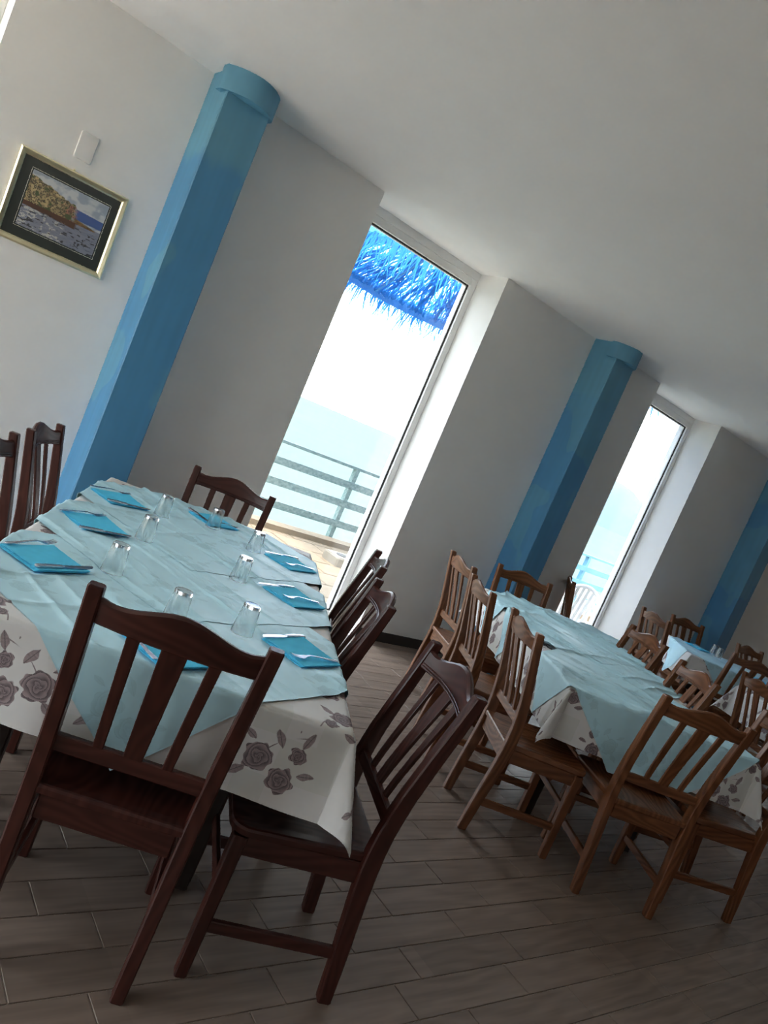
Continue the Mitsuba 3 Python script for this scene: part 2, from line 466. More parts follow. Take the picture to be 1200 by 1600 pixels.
# baseboard: dark strip between the openings
segs = []
xs = [X0] + [v for w in WINS for v in w] + [X1]
for a, b in zip(xs[0::2], xs[1::2]):
    segs.append(bar((a, YW - 0.006, 0.04), (b, YW - 0.006, 0.04), 0.012, 0.08)[0])
put('baseboard_front', cat_mesh(segs), 'm_base')
lab('baseboard_front', 'low dark baseboard strip along the window wall', 'baseboard', kind='structure')

# windows: frame bars round the opening, black gasket, glass, at the outer side of the reveal
YF0, YF1 = 4.60, 4.70


def frame_bars(a, b, z0, z1, w, y0, y1):
    yc, d = (y0 + y1) / 2, y1 - y0
    return cat_mesh([bar((a + w / 2, yc, z0), (a + w / 2, yc, z1), w, d, (0, 1, 0))[0], bar((b - w / 2, yc, z0), (b - w / 2, yc, z1), w, d, (0, 1, 0))[0],
                     bar((a + w, yc, z0 + w / 2), (b - w, yc, z0 + w / 2), d, w)[0], bar((a + w, yc, z1 - w / 2), (b - w, yc, z1 - w / 2), d, w)[0]])


for i, (a, b) in enumerate(WINS):
    key = f'window_{i}'
    zt = ZC - 0.001
    parts = [frame_bars(a + .001, b - .001, 0.001, zt - 0.055, 0.055, YF0, YF1), box(a + .001, b - .001, YF0 - 0.004, YF1, zt - 0.056, zt)]
    put(key + '__frame', cat_mesh(parts), 'm_pvc')
    put(key + '__gasket', frame_bars(a + .055, b - .055, 0.055, zt - .109, 0.010, YF0 + 0.02, YF0 + 0.05), 'm_gasket')
    put(key + '__bead', frame_bars(a + .064, b - .064, 0.064, zt - .118, 0.007, YF0 + 0.028, YF0 + 0.048), 'm_pvc')
    yg = YF0 + 0.04
    pane = trimesh.Trimesh([[a + .06, yg, .06], [b - .06, yg, .06], [b - .06, yg, zt - .115], [a + .06, yg, zt - .115]], [[0, 1, 2], [0, 2, 3]], process=False)
    put(key + '__pane', pane, 'm_pane')
    lab(key, ('tall window at the left edge beside the framed picture', 'tall narrow white-framed window nearest the camera, behind the first table',
              'tall narrow white-framed window farther along, behind the second table', 'tall window farthest along the wall')[i], 'window', kind='structure')

# ------------------------------------------------------------------ picture and blank wall plate
PX0, PX1, PZ0, PZ1, FW = 0.590, 1.122, 1.640, 2.074, 0.030


def mitred(x0, x1, z0, z1, w, y_back, depth):
    out = []
    cor_o = [(x0, z0), (x1, z0), (x1, z1), (x0, z1)]
    cor_i = [(x0 + w, z0 + w), (x1 - w, z0 + w), (x1 - w, z1 - w), (x0 + w, z1 - w)]
    prof = [(0, 0), (0, 0.7), (0.25, 1.0), (0.75, 0.85), (1, 0.45), (1, 0)]
    for k in range(4):
        o0, o1, i0, i1 = (np.array(v) for v in (cor_o[k], cor_o[(k + 1) % 4], cor_i[k], cor_i[(k + 1) % 4]))
        r0 = [[*(o0 + t * (i0 - o0)), d] for t, d in prof]
        r1 = [[*(o1 + t * (i1 - o1)), d] for t, d in prof]
        out.append(loft([[(p[0], y_back - depth * p[2], p[1]) for p in r0], [(p[0], y_back - depth * p[2], p[1]) for p in r1]])[0])
    return out


key = 'framed_picture'
tilt = T().translate([(PX0 + PX1) / 2, 0, (PZ0 + PZ1) / 2]).rotate([0, 1, 0], -0.6).translate([-(PX0 + PX1) / 2, 0, -(PZ0 + PZ1) / 2])
for i, m in enumerate(mitred(PX0, PX1, PZ0, PZ1, FW, YW - 0.001, 0.022)):
    put(num(key + '__moulding', i), m, 'm_gold', to_world=tilt)
put(key + '__mat', box(PX0 + .02, PX1 - .02, YW - .008, YW - .003, PZ0 + .02, PZ1 - .02), 'm_mat', to_world=tilt)
ix0, ix1, iz0, iz1 = PX0 + 0.082, PX1 - 0.075, PZ0 + 0.085, PZ1 - 0.078
prm = trimesh.Trimesh([[ix0, YW - .0095, iz0], [ix1, YW - .0095, iz0], [ix1, YW - .0095, iz1], [ix0, YW - .0095, iz1]], [[0, 1, 2], [0, 2, 3]], process=False)
put(key + '__print', prm, 'm_print', uv=np.array([(0, 0), (1, 0), (1, 1), (0, 1.0)]), to_world=tilt)
put(key + '__border_line', cat_mesh([box(ix0 - .008, ix1 + .008, YW - .0095, YW - .0075, z - .001, z + .001) for z in (iz0 - .007, iz1 + .007)] +
                                    [box(x - .001, x + .001, YW - .0095, YW - .0075, iz0 - .008, iz1 + .008) for x in (ix0 - .007, ix1 + .007)]), 'm_line', to_world=tilt)
gp = trimesh.Trimesh([[PX0 + .02, YW - .0125, PZ0 + .02], [PX1 - .02, YW - .0125, PZ0 + .02], [PX1 - .02, YW - .0125, PZ1 - .02], [PX0 + .02, YW - .0125, PZ1 - .02]], [[0, 1, 2], [0, 2, 3]], process=False)
put(key + '__glass', gp, 'm_pane', to_world=tilt)
hook = lathe([(0, 0), (0.005, 0), (0.005, 0.012), (0, 0.012)], 12)
hook.apply_transform(trimesh.transformations.rotation_matrix(math.pi / 2, (1, 0, 0))); hook.apply_translation(((PX0 + PX1) / 2 - .02, YW, PZ1 + 0.004))
put(key + '__nail', hook, 'm_gold')
lab(key, 'gold framed harbour picture behind glass with dark mat on the white wall', 'picture')
lab(key + '__mat', 'dark green-grey mat')
lab(key + '__print', 'harbour town and sea print')
put('blank_plate', loft([rect_ring((0.852, YW - d, 2.203), (1, 0, 0), (0, 0, 1), w, h, 0.004)[::-1] for d, w, h in ((-.001, .086, .134), (0.006, .086, .134), (0.009, .080, .128))])[0], 'm_plate')
lab('blank_plate', 'blank white cover plate on the wall above the picture', 'wall plate')

# ------------------------------------------------------------------ chairs
POST = [(0.0, -.204), (0.12, -.193), (0.25, -.178), (0.36, -.166), (0.44, -.160), (0.54, -.164), (0.64, -.179), (0.75, -.203), (0.86, -.229), (0.961, -.251)]


def post_y(z):
    return float(np.interp(z, [q[0] for q in POST], [q[1] for q in POST]))


def post_x(z):
    return 0.181 + (0.206 - 0.181) * z / 0.961


def rear_leg(s):
    zs = np.concatenate([[0.0, 0.004], np.linspace(0.05, 0.94, 16), [0.957, 0.961]])
    rings = []
    for z in zs:
        dep = np.interp(z, [0, .42, .961], [.040, .052, .034])
        wid = np.interp(z, [0, .42, .961], [.034, .038, .036])
        sh = 0.004 if z in (0.0, 0.961) else 0.0
        rings.append(rect_ring((s * post_x(z), post_y(z), z), (1, 0, 0), (0, 1, 0), wid - sh, dep - sh, 0.004))
    return loft(rings)


def front_leg(s):
    return loft([rect_ring((s * (0.189 - 0.004 * z), 0.204 - 0.01 * z, z), (1, 0, 0), (0, 1, 0), w, w, 0.004) for z, w in ((0, .030), (.004, .034), (.2, .037), (.42, .040))])


def seat_mesh():
    out = []
    pts = []
    def corner(cx, cy, r, a0, a1):
        for a in np.linspace(a0, a1, 7):
            pts.append((cx + r * math.cos(a), cy + r * math.sin(a)))
    corner(.215 - .05, .235 - .05, .05, 0, math.pi / 2)
    corner(-.215 + .05, .235 - .05, .05, math.pi / 2, math.pi)
    corner(-.188 + .012, -.185 + .012, .012, math.pi, 1.5 * math.pi)
    corner(.188 - .012, -.185 + .012, .012, 1.5 * math.pi, 2 * math.pi)
    P = np.array(pts)
    c = np.array([0, .02])
    rings = [np.c_[c + (P - c) * s, np.full(len(P), z)] for z, s in ((.424, .975), (.428, 1.0), (.442, 1.0), (.4485, .985), (.450, .955), (.446, .80), (.443, .5), (.442, .1))]
    m, _ = loft(rings)
    return m, np.c_[np.array(m.vertices)[:, 1], np.array(m.vertices)[:, 0]]


def crest_mesh():
    xs = np.linspace(-.187, .187, 33)
    rings = []
    for x in xs:
        t = x / .187
        ztop = .932 + .037 * (0.5 + 0.5 * math.cos(math.pi * min(abs(t) / .86, 1))) + .004 * max(abs(t) - .86, 0) / .14
        zb = .873 + .004 * (1 - t * t)
        back = -.030 * (1 - t * t)
        ring = []
        for z, th in ((zb, 0), (zb + .004, 1), ((zb + ztop) / 2, 1), (ztop - .006, 1), (ztop, .35)):
            ring.append((x, post_y(z) + back + .011 * (th if th else .6), z))
        for z, th in ((ztop, .35), (ztop - .006, 1), ((zb + ztop) / 2, 1), (zb + .004, 1), (zb, 0)):
            ring.append((x, post_y(z) + back - .011 * (th if th else .6), z))
        rings.append(ring)
    return loft(rings)


def groove_mesh(zoff):
    xs = np.linspace(-.180, .180, 21)
    rings = []
    for x in xs:
        t = x / .187
        z = .873 + zoff + .004 * (1 - t * t)
        y = post_y(z) - .020 * (1 - t * t) + .0105
        rings.append([(x, y, z - .0022), (x, y + .0022, z - .001), (x, y + .0022, z + .001), (x, y, z + .0022)])
    return loft(rings)[0]


def slat_mesh(x0, x1, w0, w1):
    rings = []
    for t in np.linspace(0, 1, 6):
        z = .560 + t * (.880 - .560)
        x = x0 + (x1 - x0) * t
        bow = -.030 * (1 - (x / .187) ** 2) * t
        rings.append(rect_ring((x, post_y(z) + bow, z), (1, 0, 0), (0, 1, 0), w0 + (w1 - w0) * t, .012, .002))
    return loft(rings)


def pp(mu, bs, smooth=25):
    m, uv = mu
    return mikit.ply(m, bs, smooth=False, uv=uv)


def chair_parts(bs):
    P = {}
    P['seat'] = pp(seat_mesh(), bs)
    P['rear_leg'], P['rear_leg_001'] = pp(rear_leg(-1), bs), pp(rear_leg(1), bs)
    P['front_leg'], P['front_leg_001'] = pp(front_leg(-1), bs), pp(front_leg(1), bs)
    P['crest_rail'] = pp(crest_mesh(), bs)
    P['crest_rail__bead'], P['crest_rail__bead_001'] = mikit.ply(groove_mesh(.010), bs, uv=None), mikit.ply(groove_mesh(.018), bs, uv=None)
    y = post_y(.55)
    P['back_rail'] = pp(bar((-.180, y, .552), (.180, y, .552), .020, .042), bs)
    P['slat'] = pp(slat_mesh(-.083, -.094, .025, .030), bs)
    P['slat_001'] = pp(slat_mesh(0, 0, .046, .060), bs)
    P['slat_002'] = pp(slat_mesh(.083, .094, .025, .030), bs)
    P['apron'] = pp(bar((-.165, .192, .393), (.165, .192, .393), .020, .062), bs)
    P['apron_001'] = pp(bar((-.165, -.165, .393), (.165, -.165, .393), .022, .066), bs)
    P['apron_002'] = pp(bar((-.184, -.150, .393), (-.184, .185, .393), .020, .062), bs)
    P['apron_003'] = pp(bar((.184, -.150, .393), (.184, .185, .393), .020, .062), bs)
    P['stretcher_002'] = pp(bar((-.175, .200, .250), (.175, .200, .250), .016, .030), bs)
    P['stretcher'] = pp(bar((-.185, -.185, .150), (-.187, .195, .150), .018, .034), bs)
    P['stretcher_001'] = pp(bar((.185, -.185, .150), (.187, .195, .150), .018, .034), bs)
    return P


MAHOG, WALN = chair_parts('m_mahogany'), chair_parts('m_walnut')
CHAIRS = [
    # x, y, heading, set, label, group
    (0.925, 1.677, 60.6, MAHOG, 'dark slat-back chair seen from behind, nearest the camera at the set table'),
    (1.430, 1.551, 156.5, MAHOG, 'dark wooden chair with a cloth corner of the set table on its seat'),
    (1.772, 3.348, 237.0, MAHOG, 'dark wooden chair at the window end of the set table, facing the camera'),
    (2.065, 2.812, 146.6, MAHOG, 'dark chair right of the set table, farther one, before the window reveal'),
    (1.643, 2.216, 149.7, MAHOG, 'dark chair right of the set table, with a pale shining curved crest'),
    (1.126, 3.289, 331.2, MAHOG, 'dark wooden chair on the left side of the set table before the blue pilaster'),
    (0.830, 2.740, 331.0, MAHOG, 'dark wooden chair cut by the left edge of the photo, beside another chair'),
    (0.470, 2.130, 331.0, MAHOG, 'dark chair at the lower left photo edge, only seat and legs visible'),
    (3.749, 3.297, 337.0, WALN, 'brown chair left of the second table, closest to the window wall'),
    (3.334, 2.672, 330.5, WALN, 'brown chair left of the second table, middle of three'),
    (3.063, 2.089, 328.9, WALN, 'brown chair left of the second table, beside the pointed hanging cloth corner'),
    (4.262, 3.368, 243.1, WALN, 'brown chair at the far end of the second table before the blue pilaster'),
    (5.830, 3.965, 313.0, WALN, 'brown wooden chair seen edge-on in front of the second window'),
    (4.452, 2.799, 153.9, WALN, 'dark brown chair pushed against the second table, farther of two on its right'),
    (4.041, 2.210, 146.2, WALN, 'brown chair pushed against the second table, nearer of two on its right'),
    (3.372, 1.680, 59.1, WALN, 'brown wooden chair seen from behind at the near end of the second table'),
    (3.898, 1.570, 154.0, WALN, 'brown chair at the right photo edge under the near cloth corner of the second table'),
    (6.640, 3.610, 335.8, WALN, 'orange-lit chair left of the third table, beside the window reveal'),
    (7.400, 3.740, 253.0, WALN, 'dark chair at the wall end of the third table, beside the far pilaster'),
    (6.820, 3.060, 56.0, WALN, 'brown wooden chair seen from behind at the near end of the third table'),
    (5.600, 2.080, 330.0, WALN, 'brown chair at the right photo edge with white floral cloth behind its slats'),
    (7.850, 3.240, 262.0, WALN, 'dark chair in the far right corner, its crest against the wall'),
    (8.120, 2.930, 330.0, WALN, 'wooden chair with an orange-lit post at the far right edge'),
]
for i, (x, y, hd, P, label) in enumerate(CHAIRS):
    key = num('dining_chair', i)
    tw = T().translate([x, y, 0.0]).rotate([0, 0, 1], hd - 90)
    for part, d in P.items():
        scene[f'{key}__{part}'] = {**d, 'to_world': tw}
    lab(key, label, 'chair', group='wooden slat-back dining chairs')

# ------------------------------------------------------------------ tables, cloths
Z_TOP = 0.765


class Table:
    def __init__(self, cx, cy, deg, L, W):
        self.c, self.L, self.W = np.array([cx, cy]), L, W
        t = math.radians(deg)
        self.a = np.array([math.cos(t), math.sin(t)]); self.b = np.array([self.a[1], -self.a[0]])
        self.deg = deg
        # local x = right (b), local y = along (a)
        self.tw = T().translate([cx, cy, 0]).rotate([0, 0, 1], deg - 90)

    def drape(self, U, V, z0, drop, flare=0.05, fin=0.30, seed=0, gap=0.0, cap=9.0):
        """Flat cloth coordinates -> draped local positions."""
        hw, hl = self.W / 2 + gap, self.L / 2 + gap
        eu, ev = np.maximum(np.abs(U) - hw, 0), np.maximum(np.abs(V) - hl, 0)
        su, sv = np.sign(U), np.sign(V)
        phi = np.arctan2(ev, eu + 1e-12)
        corner = np.sin(2 * phi) ** 2
        r = np.minimum(np.hypot(eu, ev) * (1 - 0.14 * corner), cap)
        k = flare * r * (1 + 1.2 * corner)
        ripple = 0.010 * np.minimum(r / 0.2, 1.2) * np.sin(np.where(eu > ev, V, U) * 13.0 + seed + 2.0 * np.sin(np.where(eu > ev, V, U) * 4.1)) * (1 - corner)
        off = k + fin * r * corner + ripple * (r > 0)
        off = np.minimum(off, r * 0.9)
        # rounded fold at the edge
        rr = 0.012
        arc = np.minimum(r / (rr * math.pi / 2), 1) * math.pi / 2
        ox = rr * np.sin(arc)
        down = np.where(r < rr * math.pi / 2, rr * (1 - np.cos(arc)), rr + np.sqrt(np.maximum((r - rr * math.pi / 2) ** 2 - np.maximum(off - 0, 0) ** 2, 0)))
        o = ox + np.maximum(off, -0.004)
        X = np.clip(U, -hw, hw) + su * o * np.cos(phi) * (eu > 0)
        Y = np.clip(V, -hl, hl) + sv * o * np.sin(phi) * (ev > 0)
        return X, Y, z0 - down, r


def wrinkle(X, Y, seed, amp):
    """Pressed creases that run along the cloth's own edges, a few across, and soft unevenness."""
    z = 0 * X
    base = meshkit.fbm(np.stack([X * 3.0, Y * 3.0, z + seed], -1), 3, seed=seed) - 0.5
    s, t = (X - Y) / math.sqrt(2), (X + Y) / math.sqrt(2)
    bend = meshkit.fbm(np.stack([s * 1.3, t * 1.3, z + 2.0 * seed], -1), 2, seed=seed + 2)

    def ridged(p, q, f, sd, sharp):
        n = meshkit.noise(np.stack([p * 0.9, q * f + 2.2 * bend, z + sd], -1), sd)
        return np.maximum(1 - np.abs(2 * n - 1) * 1.0, 0) ** sharp * np.clip(1.6 * meshkit.noise(np.stack([p * 2.3, q * 5.0, z + sd], -1), sd + 9) - 0.2, 0, 1)
    return amp * (0.6 * base + 0.20 + 0.85 * ridged(s, t, 11.0, seed + 5, 6) + 0.45 * ridged(s, t, 23.0, seed + 15, 4) + 0.6 * ridged(t, s, 4.0, seed + 8, 14))


def grid_cloth(tb, us, vs, mask, z0, amp, seed, gap=0.0, uvoff=(0, 0), thick=0.0012, **kw):
    U, V = np.meshgrid(us, vs, indexing='ij')
    if mask == 'diamond':           # us, vs are in rotated cloth coordinates
        c = kw.pop('centre'); ang = kw.pop('ang', 45.0)
        ca, sa = math.cos(math.radians(ang)), math.sin(math.radians(ang))
        U, V = U * ca - V * sa, U * sa + V * ca + c
    X, Y, Z, r = tb.drape(U, V, z0, 0, seed=tb.deg, gap=gap, **kw)
    top = np.exp(-(r / 0.03) ** 2)
    w = np.maximum(wrinkle(U, V, int(tb.deg), amp), 0)
    for cx, cy, rad in getattr(tb, 'laid', ()):          # pressed flat under what lies on it
        w = w * (1 - np.exp(-(((U - cx) ** 2 + (V - cy) ** 2) / rad ** 2) ** 2))
    Z = Z + w * top
    n, m = U.shape
    P = np.stack([X, Y, Z], -1).reshape(-1, 3)
    uv = np.stack([U + uvoff[0], V + uvoff[1]], -1).reshape(-1, 2)
    idx = np.arange(n * m).reshape(n, m)
    f = np.concatenate([np.stack([idx[:-1, :-1], idx[1:, :-1], idx[1:, 1:]], -1).reshape(-1, 3), np.stack([idx[:-1, :-1], idx[1:, 1:], idx[:-1, 1:]], -1).reshape(-1, 3)])
    mesh = trimesh.Trimesh(P, f, process=False)
    # give the cloth its thickness: an inner sheet and a hem
    N = np.array(mesh.vertex_normals)
    Q = P - N * thick
    edge = np.concatenate([idx[0, :], idx[1:, -1], idx[-1, -2::-1], idx[-2:0:-1, 0]])
    e2 = np.roll(edge, -1)
    k = len(P)
    hem = np.concatenate([np.stack([edge, edge + k, e2], -1), np.stack([e2, edge + k, e2 + k], -1)])
    full = trimesh.Trimesh(np.vstack([P, Q]), np.vstack([f, f[:, ::-1] + k, hem]), process=False)
    return full, np.vstack([uv, uv])


def build_table(i, tb, what, toppers, cloth_labels, drop=0.25, leg_in=0.06, seed=1, cap=0.305):
    key = num('dining_table', i)
    W, L = tb.W - .012, tb.L - .012
    put(key + '__tabletop', bar((0, -L / 2, .745), (0, L / 2, .745), W, .032)[0], 'm_table', to_world=tb.tw)
    hx, hy = W / 2 - .20, L / 2 - .34
    ax_, ay_ = W / 2 - .09, L / 2 - .07
    for q, (p0, p1) in enumerate((((-ax_, -ay_, .615), (ax_, -ay_, .615)), ((-ax_, ay_, .615), (ax_, ay_, .615)), ((-ax_, -ay_, .615), (-ax_, ay_, .615)), ((ax_, -ay_, .615), (ax_, ay_, .615)))):
        put(num(key + '__apron', q), bar(p0, p1, .022, .228)[0], 'm_table', to_world=tb.tw)
    for q, (sx, sy) in enumerate(((-1, -1), (1, -1), (1, 1), (-1, 1))):
        put(num(key + '__leg', q), loft([rect_ring((sx * hx, sy * hy, z), (1, 0, 0), (0, 1, 0), w, w, .006) for z, w in ((0, .045), (.6, .06), (.729, .06))])[0], 'm_table', to_world=tb.tw)
    lab(key, what, 'table', group='dark wooden dining tables under cloths')
    us = np.linspace(-(tb.W / 2 + drop), tb.W / 2 + drop, int((tb.W + 2 * drop) / .012))
    vs = np.linspace(-(tb.L / 2 + drop), tb.L / 2 + drop, int((tb.L + 2 * drop) / .012))
    m, uv = grid_cloth(tb, us, vs, None, Z_TOP, 0.0, seed, uvoff=(0.144, 0.133))
    ck = num('tablecloth', i)
    put(ck, m, 'm_cloth', smooth=True, uv=uv, to_world=tb.tw)
    lab(ck, cloth_labels[0], 'tablecloth', group='white floral tablecloths')
    for j, (c, h, order, tl) in enumerate(toppers):
        s = h / math.sqrt(2)
        q = np.linspace(-s, s, int(2 * s / .0060))
        m, uv = grid_cloth(tb, q, q, 'diamond', Z_TOP + .002 + .002 * order, tb.amp, seed + 3 + j, gap=0.004 + .003 * order, uvoff=(0.144, 0.133), centre=c, cap=cap)
        tk = num('table_topper', len([k for k in scene if k.startswith('table_topper')]))
        put(tk, m, 'm_topper', smooth=True, uv=uv, to_world=tb.tw)
        lab(tk, tl, 'table topper', group='light blue square toppers laid cornerwise')


# place: napkin centre and turn, fork handle end -> tip, knife handle end -> tip, glass
SETS = [
    ('left side of the set table, window end', (-.400, .565), 42, (-.540, .585), (-.372, .700), (-.432, .440), (-.262, .556), (-.214, .580)),
    ('left side of the set table, middle', (-.385, .005), 42, (-.512, -.010), (-.368, .140), (-.410, -.138), (-.254, -.020), (-.208, .060)),
    ('left side of the set table, near end', (-.400, -.590), 52, (-.512, -.598), (-.412, -.425), (-.396, -.700), (-.268, -.535), (-.224, -.470)),
    ('window end of the set table', (.005, .875), 44, (.135, .905), (.02, .80), (-.125, .925), (-.005, .775), (.013, .735)),
    ('right side of the set table, window end', (.400, .585), 44, (.515, .618), (.385, .515), (.440, .722), (.268, .602), (.218, .560)),
    ('right side of the set table, middle', (.398, .003), 44, (.500, .045), (.352, -.060), (.400, .135), (.222, -.024), (.171, -.020)),
    ('right side of the set table, near end', (.403, -.605), 44, (.520, -.592), (.372, -.690), (.416, -.460), (.245, -.630), (.208, -.610)),
    ('near end of the set table', (.030, -.955), 44, (.002, -1.062), (-.118, -.932), (.140, -.985), (.025, -.820), (.004, -.715)),
]
T1 = Table(1.340, 2.560, 62.3, 2.11, 1.05)
T2 = Table(3.990, 2.553, 57.3, 1.995, 0.98)
T3 = Table(7.23, 3.315, 45.4, 0.84, 0.95)
T4 = Table(6.36, 1.92, 60.0, 1.30, 0.95)
T1.laid = [(*q[1], .135) for q in SETS] + [(*q[-1], .045) for q in SETS]
T3.laid = [(.20, -.30, .135), (-.22, .28, .135), (-.05, .345, .045), (-.03, .24, .045)]
T1.amp, T2.amp, T3.amp, T4.amp = .014, .026, .008, .008
build_table(0, T1, 'dark wooden table hidden under the cloths of the set table, nearest the camera',
            [(-.595, .75, 0, 'light blue topper at the near end of the set table'), (.015, .75, 1, 'light blue topper across the middle of the set table'),
             (.61, .75, 2, 'light blue topper at the window end of the set table')],
            ['white tablecloth with mauve roses on the nearest, set table'], seed=1)
build_table(1, T2, 'dark wooden table under the bare cloth-covered second table',
            [(-.74, .75, 0, 'light blue topper at the near end of the second table'), (.07, .75, 1, 'light blue creased topper across the middle of the second table'),
             (.60, .75, 2, 'light blue topper at the far end of the second table')],
            ['white tablecloth with mauve roses and a pointed hanging corner on the second table'], seed=2)
build_table(2, T3, 'dark wooden table of the third table near the far pilaster', [(0.0, .80, 0, 'light blue topper on the small third table with two upturned glasses')],
            ['white rose-printed tablecloth on the third table by the far pilaster'], seed=3)
build_table(3, T4, 'dark wooden table at the right edge of the photo', [(0.0, .72, 0, 'light blue topper on the table at the right edge')],
            ['white rose-printed tablecloth hanging behind the chair at the right edge'], seed=4)


# ------------------------------------------------------------------ place settings
def napkin_mesh(w=0.180, seed=0):
    """A paper napkin folded into a square of stacked layers."""
    parts = []
    n = 15
    g = np.linspace(-w / 2, w / 2, n)
    X, Y = np.meshgrid(g, g, indexing='ij')
    for k in range(3):
        sh = 0.003 * (k - 1)
        curl = 0.006 * (k / 2) * (np.maximum((X + Y) / w, 0) ** 2) + 0.0015 * (meshkit.noise(np.stack([X * 20, Y * 20, 0 * X + k + seed], -1), seed) - 0.5)
        zb = 0.0008 + 0.0030 * k
        up_, dn = zb + 0.0022 + curl, zb + curl
        P = np.concatenate([np.stack([X + sh, Y - sh, up_], -1).reshape(-1, 3), np.stack([X + sh, Y - sh, dn], -1).reshape(-1, 3)])
        idx = np.arange(n * n).reshape(n, n)
        f = np.concatenate([np.stack([idx[:-1, :-1], idx[1:, :-1], idx[1:, 1:]], -1).reshape(-1, 3), np.stack([idx[:-1, :-1], idx[1:, 1:], idx[:-1, 1:]], -1).reshape(-1, 3)])
        e = np.concatenate([idx[0, :], idx[1:, -1], idx[-1, -2::-1], idx[-2:0:-1, 0]]); e2 = np.roll(e, -1); q = n * n
        hem = np.concatenate([np.stack([e, e + q, e2], -1), np.stack([e2, e + q, e2 + q], -1)])
        parts.append(trimesh.Trimesh(P, np.vstack([f, f[:, ::-1] + q, hem]), process=False))
    return cat_mesh(parts)


def fork_parts():
    # along +y: handle end at y=0, tines to y=0.19
    rings = []
    for y, w, z in ((0, .010, .003), (.004, .015, .003), (.03, .014, .004), (.08, .0075, .009), (.115, .006, .011), (.13, .010, .008), (.142, .021, .005), (.150, .023, .004), (.156, .022, .0042)):
        rings.append([(w / 2, y, z - .001), (w / 2, y, z + .001), (-w / 2, y, z + .001), (-w / 2, y, z - .001)])
    handle = loft(rings)[0]
    tines = []
    for k in range(4):
        x = -.0088 + k * .00587
        rr = []
        for y, w, z in ((.154, .0040, .0042), (.170, .0034, .0055), (.185, .0026, .0085), (.192, .0012, .011)):
            rr.append([(x + w / 2, y, z - .0008), (x + w / 2, y, z + .0008), (x - w / 2, y, z + .0008), (x - w / 2, y, z - .0008)])
        tines.append(loft(rr)[0])
    return handle, tines


def knife_parts():
    rings = []
    for y, w, h in ((0, .010, .004), (.004, .017, .006), (.05, .018, .007), (.088, .014, .006), (.094, .011, .005)):
        rings.append([(w / 2, y, .001), (w / 2, y, .001 + h * .8), (w / 4, y, .001 + h), (-w / 4, y, .001 + h), (-w / 2, y, .001 + h * .8), (-w / 2, y, .001)])
    handle = loft(rings)[0]
    rr = []
    for y, xl, xr in ((.092, -.007, .006), (.11, -.0085, .010), (.17, -.0085, .0105), (.195, -.0085, .008), (.208, -.0085, -.004), (.211, -.0085, -.0075)):
        rr.append([(xr, y, .0028), (xl, y, .0036), (xl, y, .0022), (xr, y, .0024)])
    return handle, loft(rr)[0]


def tumbler():
    # upturned: mouth on the table, thick base on top
    side = lathe([(.0345, .0), (.0340, .010), (.0312, .040), (.0270, .086), (.0258, .086), (.0300, .040), (.0328, .010), (.0333, .0), (.0345, .0)], 44)
    rim = lathe([(.0345, .0), (.0354, .0012), (.0345, .0024), (.0336, .0012), (.0345, .0)], 44)
    base = lathe([(0, .0845), (.0262, .0845), (.0272, .087), (.0268, .0925), (.0245, .095), (0, .0945)], 44)
    return side, rim, base


FORK_H, FORK_T = fork_parts()
KN_H, KN_B = knife_parts()
fork_ply = {'handle': mikit.ply(FORK_H, 'm_steel', smooth=40), **{num('tine', k): mikit.ply(t, 'm_steel') for k, t in enumerate(FORK_T)}}
knife_ply = {'handle': mikit.ply(KN_H, 'm_steel', smooth=40), 'blade': mikit.ply(KN_B, 'm_steel')}
GL_S, GL_R, GL_B = tumbler()
glass_ply = {'side': mikit.ply(GL_S, 'm_glass', smooth=60), 'rim': mikit.ply(GL_R, 'm_glass', smooth=60), 'base': mikit.ply(GL_B, 'm_glass', smooth=40)}
nap_ply = [mikit.ply(napkin_mesh(seed=k), 'm_napkin', smooth=40) for k in range(3)]
ZS = Z_TOP + 0.0066
count = {'napkin': 0, 'fork': 0, 'knife': 0, 'tumbler': 0}


def lay(tb, what, x, y, deg, label, group, z=ZS, tilt=0.0):
    key = num(what, count[what]); count[what] += 1
    tw = tb.tw @ T().translate([x, y, z]).rotate([0, 0, 1], deg)
    if what == 'napkin':
        scene[key] = {**nap_ply[count[what] % 3], 'to_world': tw}
    else:
        for part, d in {'fork': fork_ply, 'knife': knife_ply, 'tumbler': glass_ply}[what].items():
            scene[f'{key}__{part}'] = {**d, 'to_world': tw}
    lab(key, label, {'napkin': 'napkin', 'fork': 'fork', 'knife': 'knife', 'tumbler': 'glass'}[what], group=group)


NAP_T = 0.0095


def ang(p, q):
    return math.degrees(math.atan2(q[1] - p[1], q[0] - p[0])) - 90


for where, nc, ndeg, f0, f1, k0, k1, g in SETS:
    lay(T1, 'napkin', *nc, ndeg, f'folded blue paper napkin, {where}', 'blue napkins on the set table')
    lay(T1, 'fork', *f0, ang(f0, f1), f'steel fork on a blue napkin, {where}', 'forks on the set table', z=ZS + NAP_T)
    lay(T1, 'knife', *k0, ang(k0, k1), f'steel knife on a blue napkin, {where}', 'knives on the set table', z=ZS + NAP_T)
    lay(T1, 'tumbler', *g, 0, f'clear upturned tumbler, {where}', 'upturned glasses on the set table')
